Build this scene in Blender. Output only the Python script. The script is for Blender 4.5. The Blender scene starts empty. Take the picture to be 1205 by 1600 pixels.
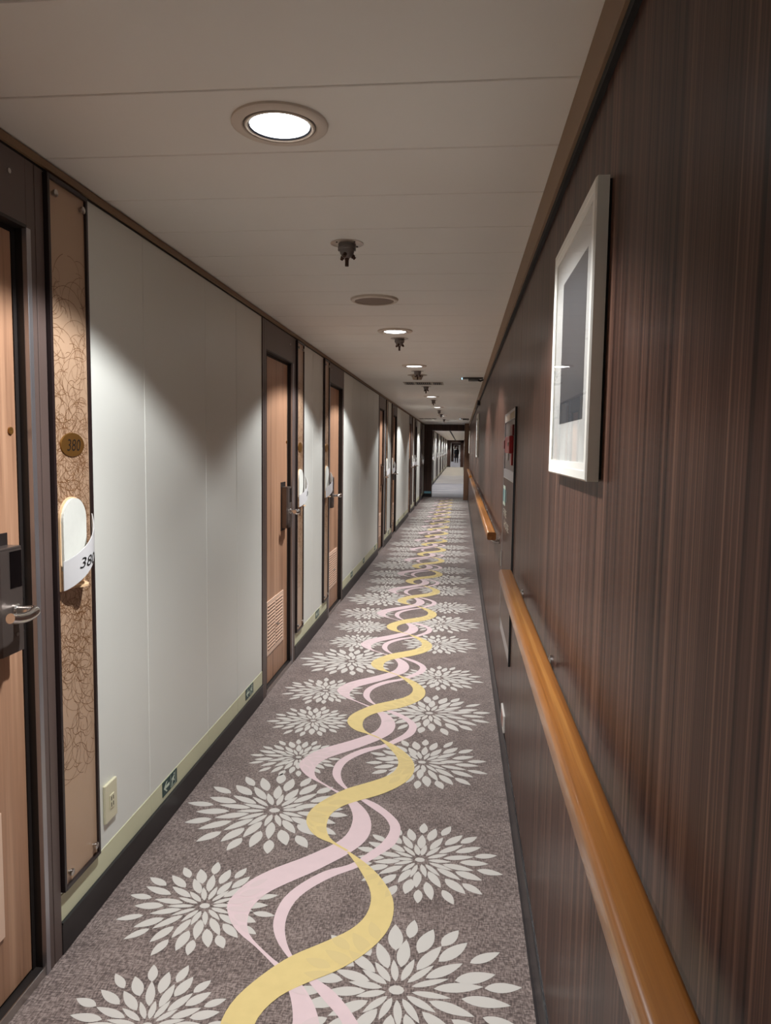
import bpy, bmesh, math, random
from math import sin, cos, pi, radians
from mathutils import Vector, Matrix
random.seed(7)
S = bpy.context.scene
COL = S.collection

# ------------------------------------------------------------------ room numbers (metres; camera stands at x=0, y=0)
XL, XR, H = -1.063, 0.2295, 2.112
HC = 1.40
Y0, YP, YE = -4.6, 21.4, 118.0      # back of the passage, portal, far end

# ------------------------------------------------------------------ camera
yaw, pit, rol, fpx = -0.101221, -0.086958, 0.01363, 1140.76
F = Vector((sin(yaw)*cos(pit), cos(yaw)*cos(pit), sin(pit)))
R0 = Vector((cos(yaw), -sin(yaw), 0)); U0 = R0.cross(F)
R = cos(rol)*R0 + sin(rol)*U0; U = -sin(rol)*R0 + cos(rol)*U0
cd = bpy.data.cameras.new('camera'); cam = bpy.data.objects.new('camera', cd); COL.objects.link(cam)
M4 = Matrix((R, U, -F)).transposed().to_4x4(); M4.translation = Vector((0, 0, HC)); cam.matrix_world = M4
cd.sensor_fit = 'VERTICAL'; cd.sensor_height = 24.0; cd.lens = fpx/1600*24.0
cd.clip_start = 0.02; cd.clip_end = 300
S.camera = cam

# ------------------------------------------------------------------ world, exposure
w = bpy.data.worlds.new('world'); S.world = w; w.use_nodes = True
w.node_tree.nodes['Background'].inputs[0].default_value = (0.02, 0.018, 0.016, 1)
w.node_tree.nodes['Background'].inputs[1].default_value = 0.3
vs = S.view_settings; vs.view_transform = 'Standard'; vs.look = 'None'; vs.gamma = 1; vs.use_curve_mapping = False
vs.exposure = 0.0
S.cycles.max_bounces = 10; S.cycles.diffuse_bounces = 7; S.cycles.glossy_bounces = 5
S.cycles.sample_clamp_indirect = 6.0
S.cycles.use_denoising = True

LAMP_W, CORE_W = 58.0, 74.0     # each downlight: wide field and brighter core of its beam
LAMP_COL = (0.985, 1.0, 1.01)
LAMP_CONE = radians(134)
LAMP_BLEND = 0.22
LIGHTS = [-3.2, 1.648, 4.497, 6.36, 10.05, 12.55, 15.7, 18.4]  # the first is unseen, added behind the camera to light the near end
LIGHTS_FAR = [24.0, 26.4, 28.8, 31.6, 34.4, 37.2, 40.0, 42.8, 45.6, 48.4, 51.2, 54.0, 56.6, 61, 66, 71, 76, 81, 88, 94, 100, 106, 112, 116]

# ------------------------------------------------------------------ colour + materials
def srgb(r, g, b):
    f = lambda c: c/12.92 if c <= .04045 else ((c+.055)/1.055)**2.4
    return (f(r/255), f(g/255), f(b/255), 1)
MATS = {}
def mat(name, col, rough=.5, metal=0, spec=.5, emit=None, es=0, noise=0, nscale=20, coat=0, trans=0):
    m = bpy.data.materials.new(name); m.use_nodes = True
    nt = m.node_tree; b = nt.nodes['Principled BSDF']
    b.inputs['Base Color'].default_value = col
    b.inputs['Roughness'].default_value = rough; b.inputs['Metallic'].default_value = metal
    b.inputs['Specular IOR Level'].default_value = spec
    b.inputs['Coat Weight'].default_value = coat
    if trans: b.inputs['Transmission Weight'].default_value = trans
    if emit: b.inputs['Emission Color'].default_value = emit; b.inputs['Emission Strength'].default_value = es
    if noise:
        tc = nt.nodes.new('ShaderNodeTexCoord'); n = nt.nodes.new('ShaderNodeTexNoise'); n.inputs['Scale'].default_value = nscale
        n.inputs['Detail'].default_value = 5
        mx = nt.nodes.new('ShaderNodeMix'); mx.data_type = 'RGBA'
        nt.links.new(tc.outputs['Object'], n.inputs['Vector']); nt.links.new(n.outputs['Fac'], mx.inputs['Factor'])
        mx.inputs['A'].default_value = tuple(c*(1-noise) for c in col[:3])+(1,)
        mx.inputs['B'].default_value = tuple(min(1, c*(1+noise)) for c in col[:3])+(1,)
        nt.links.new(mx.outputs['Result'], b.inputs['Base Color'])
    MATS[name] = m
    return m
def stretched(nt, scale, src='Object'):
    tc = nt.nodes.new('ShaderNodeTexCoord'); mp = nt.nodes.new('ShaderNodeMapping')
    mp.inputs['Scale'].default_value = scale
    nt.links.new(tc.outputs[src], mp.inputs['Vector'])
    return mp.outputs['Vector']
def noise_on(nt, scale, detail=4, rough=.6, s=1.0, src='Object'):
    n = nt.nodes.new('ShaderNodeTexNoise'); n.inputs['Scale'].default_value = s
    n.inputs['Detail'].default_value = detail; n.inputs['Roughness'].default_value = rough
    nt.links.new(stretched(nt, scale, src), n.inputs['Vector']); return n.outputs['Fac']
def ramp(nt, fac, stops):
    r = nt.nodes.new('ShaderNodeValToRGB'); e = r.color_ramp.elements
    while len(e) < len(stops): e.new(0.5)
    for el, (p, c) in zip(e, stops): el.position = p; el.color = c
    nt.links.new(fac, r.inputs['Fac']); return r.outputs['Color']
def mixc(nt, a, b, fac, mode='MIX'):
    mx = nt.nodes.new('ShaderNodeMix'); mx.data_type = 'RGBA'; mx.blend_type = mode
    for sock, v in (('A', a), ('B', b), ('Factor', fac)):
        if hasattr(v, 'is_output'): nt.links.new(v, mx.inputs[sock])
        else: mx.inputs[sock].default_value = v
    return mx.outputs['Result']
def math_n(nt, op, a, b=0.0, c=None):
    n = nt.nodes.new('ShaderNodeMath'); n.operation = op
    for i, v in enumerate((a, b) if c is None else (a, b, c)):
        if hasattr(v, 'is_output'): nt.links.new(v, n.inputs[i])
        else: n.inputs[i].default_value = v
    return n.outputs[0]
def wood(name, dark, mid, light, sc=(8, 60, 1.1), rough=.4, spec=.5, fine=.35, coat=0, src='Object', stops=(.34, .46, .53, .66), nr=.62):
    m = bpy.data.materials.new(name); m.use_nodes = True; nt = m.node_tree; b = nt.nodes['Principled BSDF']
    n1 = noise_on(nt, sc, 6, nr, src=src)
    n2 = noise_on(nt, tuple(v*k for v, k in zip(sc, (4, 5, 2.2))), 3, .6, src=src)
    c1 = ramp(nt, n1, list(zip(stops, (dark, mid, mid, light))))
    c2 = ramp(nt, n2, [(.25, (1-fine, 1-fine, 1-fine, 1)), (.7, (1, 1, 1, 1))])
    nt.links.new(mixc(nt, c1, c2, 1.0, 'MULTIPLY'), b.inputs['Base Color'])
    b.inputs['Roughness'].default_value = rough; b.inputs['Specular IOR Level'].default_value = spec
    b.inputs['Coat Weight'].default_value = coat
    MATS[name] = m; return m

mat('wall_white', srgb(225, 226, 219), .38, spec=.4, noise=.03, nscale=1.6)
mat('wall_core', srgb(60, 52, 46), .8)
mat('ceiling_panel', srgb(234, 231, 224), .5, noise=.03, nscale=2.5)
mat('ceiling_core', srgb(38, 32, 28), .8)
mat('taupe', srgb(92, 77, 72), .42, noise=.08, nscale=6)
mat('trim_brown', srgb(134, 106, 78), .5, noise=.08, nscale=5)
mat('black_and_gap_shade', srgb(14, 12, 11), .7)  # black slot and seal; for trims and pictures, gap shade put into colour
mat('gasket', srgb(34, 28, 26), .5)
mat('black_frame', srgb(38, 27, 27), .35)
mat('strip_green', srgb(212, 211, 178), .5, noise=.06, nscale=7)
mat('base_black', srgb(36, 32, 33), .42, noise=.15, nscale=9)
mat('base_cove', srgb(30, 31, 35), .3)
mat('sign_green', srgb(14, 62, 60), .4)
mat('sign_white', srgb(205, 218, 200), .5)
mat('steel', srgb(190, 186, 182), .28, metal=1)
mat('steel_edge', srgb(176, 174, 178), .35, metal=.85)
mat('chrome', srgb(222, 220, 216), .2, metal=1)
mat('lock_metal', srgb(118, 108, 103), .3, metal=.75, noise=.1, nscale=20)
mat('lock_glass', srgb(8, 8, 10), .12)
mat('grille', srgb(224, 190, 166), .5)
mat('grille_dark', srgb(96, 70, 56), .7)
mat('brass', srgb(150, 108, 54), .38, metal=.75)
mat('ink', srgb(34, 24, 18), .5)
mat('ink_black', srgb(22, 22, 24), .5)
mat('ply', srgb(226, 190, 150), .5, noise=.08, nscale=60)
mat('felt_white', srgb(214, 215, 208), .8, noise=.06, nscale=45)
mat('pocket', srgb(206, 205, 206), .35, noise=.05, nscale=20)
mat('outlet', srgb(214, 208, 178), .4)
mat('outlet_slot', srgb(70, 62, 48), .6)
mat('fixture', srgb(214, 202, 188), .45)
mat('fixture_shadow', srgb(110, 98, 88), .6)
mat('lamp_rim', srgb(52, 56, 66), .3, metal=.6)
mat('lamp', (1, 1, 1, 1), .5, emit=(1.0, .98, .95, 1), es=14)
mat('speaker_mesh', srgb(134, 116, 104), .7)
mat('gunmetal', srgb(134, 128, 126), .34, metal=.6, noise=.15, nscale=40)
mat('flange', srgb(176, 166, 156), .3, metal=.7)
mat('nozzle', srgb(74, 54, 46), .4, metal=.8)
mat('detector', srgb(168, 154, 138), .5)
mat('vent_dark', srgb(20, 17, 15), .8)
mat('frame_white', srgb(232, 230, 222), .45)
mat('mat_board', srgb(222, 222, 218), .6)
mat('print', srgb(70, 74, 80), .6, noise=.25, nscale=6)
mat('red', srgb(150, 14, 22), .35)
mat('red_dark', srgb(96, 10, 16), .4)
mat('label_pale', srgb(205, 190, 176), .6)
mat('label_olive', srgb(150, 134, 108), .6)
mat('letter_white', srgb(226, 218, 200), .6)
mat('sign_teal', srgb(92, 150, 156), .5)
mat('socket_white', srgb(228, 222, 216), .45)
mat('socket_red', srgb(150, 96, 84), .5)
mat('unit_dark', srgb(38, 34, 32), .5)
mat('unit_grey', srgb(96, 98, 98), .4)
mat('led', (1, 1, 1, 1), .5, emit=(.35, .7, 1, 1), es=2.2)
mat('cloth_dark', srgb(22, 22, 26), .9)
mat('cloth_navy', srgb(26, 28, 38), .9)
mat('skin', srgb(196, 150, 126), .55)
mat('hair', srgb(26, 20, 18), .7)
mat('shoe', srgb(24, 22, 22), .6)
mat('end_white', srgb(226, 226, 222), .5)
mat('sign_blue', srgb(120, 176, 190), .5)
mat('petal', srgb(208, 203, 196), .95)
mat('ribbon_yellow', srgb(226, 203, 140), .95, noise=.07, nscale=25)
mat('ribbon_yellow_petal', srgb(220, 198, 140), .95)
mat('ribbon_pink_petal', srgb(221, 200, 200), .95)
mat('ribbon_pink', srgb(226, 202, 204), .95, noise=.05, nscale=25)
wood('wood_door', srgb(146, 108, 84), srgb(176, 134, 106), srgb(196, 154, 124), (6, 26, .8), .42, .4, .12)
wood('wood_dark', srgb(42, 28, 25), srgb(86, 61, 52), srgb(124, 92, 77), (10, 58, .22), .30, .055, .5, stops=(.38, .47, .52, .61), nr=.72)
wood('wood_portal', srgb(50, 33, 28), srgb(74, 50, 42), srgb(96, 68, 54), (20, 30, .6), .4, .4, .25)
wood('wood_portal_lit', srgb(88, 62, 48), srgb(120, 88, 68), srgb(146, 110, 86), (20, 30, .6), .4, .4, .25)  # portal wood again, with the brighter light put into the colour
wood('oak', srgb(128, 76, 30), srgb(158, 100, 44), srgb(184, 126, 62), (60, .8, 60), .3, .5, .2, .3)

# clear glass: mirror-like at grazing angles, otherwise see-through
def glass_mat():
    m = bpy.data.materials.new('pane_glass'); m.use_nodes = True; nt = m.node_tree
    out = nt.nodes['Material Output']; nt.nodes.remove(nt.nodes['Principled BSDF'])
    t = nt.nodes.new('ShaderNodeBsdfTransparent'); g = nt.nodes.new('ShaderNodeBsdfGlossy'); g.inputs['Roughness'].default_value = .02
    fr = nt.nodes.new('ShaderNodeFresnel'); fr.inputs['IOR'].default_value = 1.5
    mx = nt.nodes.new('ShaderNodeMixShader')
    ge = nt.nodes.new('ShaderNodeNewGeometry')      # only the outward faces mirror; no false inner reflection in the thin pane
    nt.links.new(math_n(nt, 'MULTIPLY', fr.outputs[0], math_n(nt, 'SUBTRACT', 1.0, ge.outputs['Backfacing'])), mx.inputs[0]); nt.links.new(t.outputs[0], mx.inputs[1]); nt.links.new(g.outputs[0], mx.inputs[2])
    nt.links.new(mx.outputs[0], out.inputs['Surface']); MATS['pane_glass'] = m
glass_mat()

# woven carpet
def carpet_mat(name, base, hi, lo, stripes=None):
    m = bpy.data.materials.new(name); m.use_nodes = True; nt = m.node_tree; b = nt.nodes['Principled BSDF']
    a = noise_on(nt, (230, 60, 1), 2, .5); c = noise_on(nt, (60, 230, 1), 2, .5)
    big = noise_on(nt, (9, 9, 1), 3, .6)
    wv = math_n(nt, 'ADD', math_n(nt, 'MULTIPLY', math_n(nt, 'ADD', a, c), .42), math_n(nt, 'MULTIPLY', big, .16))
    colr = ramp(nt, wv, [(.41, lo), (.50, base), (.59, hi)])
    if stripes:
        s1 = noise_on(nt, (.6, 3.2, 1), 3, .7)
        colr = mixc(nt, colr, ramp(nt, s1, [(.40, stripes[0]), (.52, stripes[1]), (.62, stripes[2])]), .75)
    nt.links.new(colr, b.inputs['Base Color'])
    b.inputs['Roughness'].default_value = .95; b.inputs['Specular IOR Level'].default_value = .15
    b.inputs['Sheen Weight'].default_value = .4; b.inputs['Sheen Roughness'].default_value = .4
    MATS[name] = m
carpet_mat('carpet', srgb(124, 110, 105), srgb(158, 143, 137), srgb(90, 79, 76))
carpet_mat('carpet_blue', srgb(158, 158, 166), srgb(186, 186, 192), srgb(132, 132, 140), (srgb(128, 124, 130), srgb(164, 163, 170), srgb(196, 193, 188)))
carpet_mat('carpet_mixed', srgb(166, 160, 158), srgb(192, 186, 180), srgb(138, 134, 134), (srgb(138, 132, 132), srgb(172, 168, 166), srgb(200, 194, 182)))
carpet_mat('carpet_beige', srgb(182, 172, 156), srgb(208, 199, 182), srgb(152, 142, 130), (srgb(158, 149, 140), srgb(190, 181, 163), srgb(202, 196, 186)))
for n in ('petal', 'ribbon_yellow', 'ribbon_pink'):
    bb = MATS[n].node_tree.nodes['Principled BSDF']; bb.inputs['Sheen Weight'].default_value = .2; bb.inputs['Specular IOR Level'].default_value = .15

mat('board', srgb(180, 150, 124), .34)
mat('scribble', srgb(112, 76, 46), .45)

# ------------------------------------------------------------------ mesh helpers
class MB:
    def __init__(s): s.v = []; s.f = []; s.mi = []; s.sm = []
    def add(s, vs, fs, mi=0, sm=False):
        o = len(s.v); s.v += [tuple(v) for v in vs]; s.f += [[o+i for i in f] for f in fs]; s.mi += [mi]*len(fs); s.sm += [sm]*len(fs); return s
    def box(s, x0, x1, y0, y1, z0, z1, mi=0, c=0):
        x0, x1 = sorted((x0, x1)); y0, y1 = sorted((y0, y1)); z0, z1 = sorted((z0, z1))
        if c <= 0:
            vs = [(x, y, z) for x in (x0, x1) for y in (y0, y1) for z in (z0, z1)]
            return s.add(vs, [(0, 1, 3, 2), (4, 6, 7, 5), (0, 4, 5, 1), (2, 3, 7, 6), (0, 2, 6, 4), (1, 5, 7, 3)], mi)
        bm = bmesh.new(); bmesh.ops.create_cube(bm, size=1)
        for v in bm.verts: v.co = Vector(((x0+x1)/2+v.co.x*(x1-x0), (y0+y1)/2+v.co.y*(y1-y0), (z0+z1)/2+v.co.z*(z1-z0)))
        bmesh.ops.bevel(bm, geom=list(bm.edges), offset=c, segments=2, profile=.5, affect='EDGES')
        bm.verts.index_update(); r = s.add([v.co[:] for v in bm.verts], [[v.index for v in f.verts] for f in bm.faces], mi); bm.free(); return r
    def lathe(s, prof, o=(0, 0, 0), axis='z', n=40, mi=0, close=True):
        vs = []; fs = []; m = len(prof)
        for i in range(n):
            a = 2*pi*i/n
            for r, h in prof:
                p = (r*cos(a), r*sin(a), h)
                if axis == 'x': p = (h, r*cos(a), r*sin(a))
                if axis == 'y': p = (r*sin(a), h, r*cos(a))
                vs.append((o[0]+p[0], o[1]+p[1], o[2]+p[2]))
        for i in range(n):
            j = (i+1) % n
            for k in range(m-1): fs.append((i*m+k, j*m+k, j*m+k+1, i*m+k+1))
        if close:
            if prof[0][0] > 1e-6: fs.append([i*m for i in range(n)][::-1])
            if prof[-1][0] > 1e-6: fs.append([i*m+m-1 for i in range(n)])
        return s.add(vs, fs, mi, True)
    def tube(s, pts, r, n=12, mi=0, flat=1.0):
        pts = [Vector(p) for p in pts]; rs = r if isinstance(r, (list, tuple)) else [r]*len(pts)
        vs = []; fs = []; up = None
        for i, p in enumerate(pts):
            t = (pts[min(i+1, len(pts)-1)]-pts[max(i-1, 0)]).normalized()
            if up is None: up = Vector((0, 0, 1)) if abs(t.z) < .9 else Vector((0, 1, 0))
            a = t.cross(up).normalized(); b = a.cross(t).normalized(); up = b
            for k in range(n):
                q = 2*pi*k/n; vs.append(p+a*cos(q)*rs[i]+b*sin(q)*rs[i]*flat)
        for i in range(len(pts)-1):
            for k in range(n):
                l = (k+1) % n; fs.append((i*n+k, i*n+l, (i+1)*n+l, (i+1)*n+k))
        fs.append(list(range(n))[::-1]); fs.append([(len(pts)-1)*n+k for k in range(n)])
        return s.add(vs, fs, mi, True)
    def prism(s, outline, x0, x1, mi=0):      # outline in (y,z), extruded along x
        n = len(outline)
        vs = [(x0, y, z) for y, z in outline]+[(x1, y, z) for y, z in outline]
        fs = [list(range(n))[::-1], list(range(n, 2*n))]+[(i, (i+1) % n, n+(i+1) % n, n+i) for i in range(n)]
        return s.add(vs, fs, mi)
    def build(s, name, mats, parent=None, smooth=None, loc=None):
        me = bpy.data.meshes.new(name); me.from_pydata(s.v, [], s.f)
        for m in (mats if isinstance(mats, (list, tuple)) else [mats]): me.materials.append(MATS[m])
        for p, i, q in zip(me.polygons, s.mi, s.sm): p.material_index = i; p.use_smooth = q
        bm = bmesh.new(); bm.from_mesh(me); bmesh.ops.recalc_face_normals(bm, faces=bm.faces); bm.to_mesh(me); bm.free()
        if any(s.sm):
            try: me.set_sharp_from_angle(angle=radians(40))
            except Exception: pass
        o = bpy.data.objects.new(name, me); COL.objects.link(o)
        if parent: o.parent = parent
        if loc: o.location = loc
        return o
def tag(o, label, cat, group=None, kind=None):
    o['label'] = label; o['category'] = cat
    if group: o['group'] = group
    if kind: o['kind'] = kind
    return o
def empty(name, loc=(0, 0, 0)):
    o = bpy.data.objects.new(name, None); COL.objects.link(o); o.location = loc; o.empty_display_size = .05; return o
def struct(o, label=None, cat=None):
    o['kind'] = 'structure'
    if label: o['label'] = label; o['category'] = cat
    return o
KIDS = {}
def kids(o): return [c for c in bpy.data.objects if c.parent == o]
def copy_tree(o, loc=None, parent=None, skip=()):
    c = o.copy(); COL.objects.link(c)
    if parent: c.parent = parent
    if loc is not None: c.location = loc
    for ch in kids(o):
        if ch.name.split('.')[0] in skip: continue
        copy_tree(ch, None, c, skip)
    return c
def text_verts(body, size, shear=0.0):
    cu = bpy.data.curves.new('t', 'FONT'); cu.body = body; cu.size = size; cu.shear = shear; cu.resolution_u = 3
    ob = bpy.data.objects.new('t', cu); COL.objects.link(ob)
    dg = bpy.context.evaluated_depsgraph_get(); me = bpy.data.meshes.new_from_object(ob.evaluated_get(dg))
    vs = [v.co.copy() for v in me.vertices]; fs = [list(p.vertices) for p in me.polygons]
    bpy.data.objects.remove(ob); bpy.data.curves.remove(cu); bpy.data.meshes.remove(me)
    return vs, fs
def smooth_line(pts, k=4):
    out = []; n = len(pts)
    P = lambda i: Vector(pts[max(0, min(n-1, i))]).to_3d() if len(pts[0]) == 2 else Vector(pts[max(0, min(n-1, i))])
    for i in range(n-1):
        for j in range(k):
            t = j/k; p0, p1, p2, p3 = P(i-1), P(i), P(i+1), P(i+2)
            out.append(.5*((2*p1)+(-p0+p2)*t+(2*p0-5*p1+4*p2-p3)*t*t+(-p0+3*p1-3*p2+p3)*t**3))
    out.append(P(n-1)); return out

# ------------------------------------------------------------------ floor
def build_floor():
    mb = MB()
    mb.box(XL-.12, XR+.05, Y0, YP, -.05, 0, 0)
    flowers = [(-.144, 1.775, .295), (-.108, 2.385, .25), (-.142, 3.166, .268), (-.724, 1.585, .212), (-.747, 2.052, .232), (-.685, 2.655, .315)]
    flowers[0] = (-.135, 1.775, .30)
    flowers.append((-.70, 3.145-2.007, .205))
    P = 2.007
    rnd = random.Random(3)
    def petal(cx, cy, a, r0, r1, hw, z, mi, nn=9):
        ca, sa = cos(a), sin(a); L = []; Rr = []
        for i in range(1, nn):
            t = i/nn; wv = hw*(sin(pi*t**.85))**.85
            r = r0+(r1-r0)*t
            L.append((cx+ca*r-sa*wv, cy+sa*r+ca*wv, z)); Rr.append((cx+ca*r+sa*wv, cy+sa*r-ca*wv, z))
        vs = [(cx+ca*r0, cy+sa*r0, z)]+Rr+[(cx+ca*r1, cy+sa*r1, z)]+L[::-1]
        mb.add(vs, [list(range(len(vs)))], mi)
    def flower(cx, cy, Rf, z, seed):
        rr = random.Random(seed); n = 14; side = 1 if cx > -.4 else -1; off = rr.random()*6
        pts = [(cx+.062*Rf*cos(2*pi*k/10)*1.1, cy+.062*Rf*sin(2*pi*k/10)*.9, z) for k in range(10)]
        mb.add(pts, [list(range(10))], 1)
        for (r0, r1, hw, st) in ((.115, .42, .038, 0), (.29, .68, .058, .5), (.51, .885, .069, 0), (.715, 1.02, .061, .5)):
            for k in range(n):
                a = off+2*pi*(k+st)/n+rr.uniform(-.035, .035)
                e = rr.uniform(-.03, .05); s2 = rr.uniform(.9, 1.08)
                k2 = Rf*(1+.08*side*cos(a)-.04*abs(sin(a))); petal(cx, cy, a, (r0+e*.4)*k2, min(1.06, r1+e)*k2, hw*Rf*s2, z+r0*.0003+(k % 2)*.00004, 1)
    k0 = -2
    for k in range(-2, 11):
        for i, (fx, fy, fr) in enumerate(flowers):
            cy = fy+k*P
            if Y0+.4 < cy < YP-.35: flower(fx, cy, fr, .0006, i*7+1)
    Yl = [(-.363, 3.404), (-.307, 3.309), (-.253, 3.187), (-.249, 3.085), (-.284, 3.005), (-.354, 2.937), (-.44, 2.863), (-.505, 2.771), (-.544, 2.685), (-.549, 2.601), (-.519, 2.525), (-.475, 2.476), (-.43, 2.452), (-.366, 2.404)]
    Yr = [(-.355, 3.406), (-.278, 3.332), (-.217, 3.246), (-.176, 3.145), (-.176, 3.029), (-.215, 2.931), (-.288, 2.839), (-.373, 2.772), (-.43, 2.719), (-.464, 2.649), (-.466, 2.575), (-.451, 2.511), (-.42, 2.462), (-.358, 2.41)]
    Pl = [(-.443, 2.80), (-.402, 2.722), (-.376, 2.635), (-.377, 2.539), (-.401, 2.468), (-.459, 2.396), (-.516, 2.337), (-.59, 2.269), (-.647, 2.196), (-.675, 2.12), (-.68, 2.06), (-.642, 1.983), (-.597, 1.934), (-.541, 1.889), (-.468, 1.82), (-.443, 1.797)]
    Pr = [(-.433, 2.82), (-.37, 2.753), (-.32, 2.668), (-.298, 2.572), (-.308, 2.48), (-.349, 2.399), (-.41, 2.32), (-.465, 2.256), (-.527, 2.193), (-.576, 2.134), (-.6, 2.07), (-.6, 2.008), (-.573, 1.937), (-.494, 1.86), (-.448, 1.825), (-.433, 1.817)]
    Nl = [(-.375, 2.788), (-.314, 2.72), (-.255, 2.651), (-.228, 2.57), (-.248, 2.476), (-.287, 2.407), (-.339, 2.329), (-.414, 2.281), (-.468, 2.218), (-.506, 2.151), (-.523, 2.085), (-.52, 1.999), (-.493, 1.929), (-.448, 1.867), (-.412, 1.831), (-.375, 1.785)]
    Nr = [(-.356, 2.796), (-.291, 2.75), (-.217, 2.656), (-.189, 2.575), (-.201, 2.471), (-.251, 2.391), (-.309, 2.314), (-.377, 2.257), (-.431, 2.196), (-.47, 2.13), (-.485, 2.065), (-.483, 1.994), (-.462, 1.924), (-.432, 1.869), (-.385, 1.811), (-.356, 1.793)]
    Q = 1.0035
    petals_drawn = [([mb.v[i] for i in f]) for f, mi in zip(mb.f, mb.mi) if mi == 1]
    for k in range(-5, 19):
        dy = k*Q
        for (Lf, Rt, z, mi) in ((Nl, Nr, .0011, 3), (Pl, Pr, .0014, 3), (Yl, Yr, .0017, 2)):
            a = smooth_line(Lf); b = smooth_line(Rt)
            if a[-1].y+dy < Y0 or a[0].y+dy > YP: continue
            # strip of quads: sample both edges evenly
            def res(l, n):
                d = [0]
                for i in range(1, len(l)): d.append(d[-1]+(l[i]-l[i-1]).length)
                out = []; j = 0
                for i in range(n+1):
                    t = d[-1]*i/n
                    while j < len(l)-2 and d[j+1] < t: j += 1
                    u = 0 if d[j+1] == d[j] else (t-d[j])/(d[j+1]-d[j]); out.append(l[j].lerp(l[j+1], max(0, min(1, u))))
                return out
            n = 44; a = res(a, n); b = res(b, n)
            vs = [(p.x, p.y+dy, z) for p in a]+[(p.x, p.y+dy, z) for p in b]
            mb.add(vs, [(i, i+1, n+2+i, n+1+i) for i in range(n)], mi)
            if mi == 3 and Lf is Nl: continue
            ring = [(p.x, p.y+dy) for p in a]+[(p.x, p.y+dy) for p in b][::-1]
            ya, yb = min(q[1] for q in ring), max(q[1] for q in ring)
            def inside(x, y):
                r = False
                for i in range(len(ring)):
                    (x1, y1), (x2, y2) = ring[i], ring[i-1]
                    if (y1 > y) != (y2 > y) and x < (x2-x1)*(y-y1)/(y2-y1)+x1: r = not r
                return r
            if yb < 9:
                for pv in petals_drawn:
                    if ya < pv[0][1] < yb or ya < pv[len(pv)//2][1] < yb:
                        pi_ = [q for q in pv if inside(q[0], q[1])]
                        if len(pi_) >= 6: mb.add([(q[0], q[1], z+.00025) for q in pi_], [list(range(len(pi_)))], 4 if mi == 2 else 5)
    o = mb.build('floor', ['carpet', 'petal', 'ribbon_yellow', 'ribbon_pink', 'ribbon_yellow_petal', 'ribbon_pink_petal'])
    # every decorative face must look up
    me = o.data; bm = bmesh.new(); bm.from_mesh(me)
    for f in bm.faces:
        if f.material_index and f.normal.z < 0: f.normal_flip()
    bm.to_mesh(me); bm.free()
    struct(o, 'brown carpet with pale flowers and pink and yellow wavy ribbons', 'floor')
build_floor()
def slab(name, m, *a, label=None, cat=None): return struct(MB().box(*a).build(name, m), label, cat)
slab('floor', 'carpet_mixed', XL-.12, XR+.05, 30, 39, -.05, 0, label='grey carpet between the blue-grey and the beige stretch', cat='floor')
slab('floor', 'carpet_blue', XL-.12, XR+.05, YP, 30, -.05, 0, label='blue-grey carpet just past the first dark portal', cat='floor')
slab('floor', 'carpet_beige', XL-.12, XR+.05, 39, 58, -.05, 0, label='beige carpet of the far passage before the second dark portal', cat='floor')
slab('floor', 'carpet_blue', XL-.12, XR+.05, 58, YE, -.05, 0, label='blue-grey carpet at the far end under the standing person', cat='floor')

# ------------------------------------------------------------------ ceiling: planks laid across
def build_ceiling(y0, y1, pitch, ph, name='ceiling', label=None):
    mb = MB(); mb.box(XL-.12, XR+.05, y0, y1, H+.012, H+.06, 1)
    g = .0021; c = .002; y = ph
    while y > y0: y -= pitch
    while y < y1-.02:
        a, b = max(y0, y)+g, min(y1, y+pitch)-g
        pr = [(a, H+.012), (b, H+.012), (b, H+c), (b-c, H), (a+c, H), (a, H+c)]
        n = 6; vs = [(XL-.1, q, z) for q, z in pr]+[(XR+.03, q, z) for q, z in pr]
        mb.add(vs, [list(range(n)), list(range(n, 2*n))[::-1]]+[(i, (i+1) % n, n+(i+1) % n, n+i) for i in range(n)], 0)
        y += pitch
    struct(mb.build(name, ['ceiling_panel', 'ceiling_core']), label, 'ceiling')
build_ceiling(Y0, YP, .3132, 1.492, label='pale plank ceiling of the near passage')
build_ceiling(YP, 58.2, 3.2, 24.0, label='pale panelled ceiling past the first dark portal')
build_ceiling(58.2, YE, 3.0, 60.0, label='ceiling at the far end past the second dark portal')
struct(MB().box(-.46, -.40, 24, 58, H-.012, H+.001).build('trim_1', 'black_and_gap_shade'), 'long dark slot down the middle of the far ceiling', 'ceiling slot')

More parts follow.
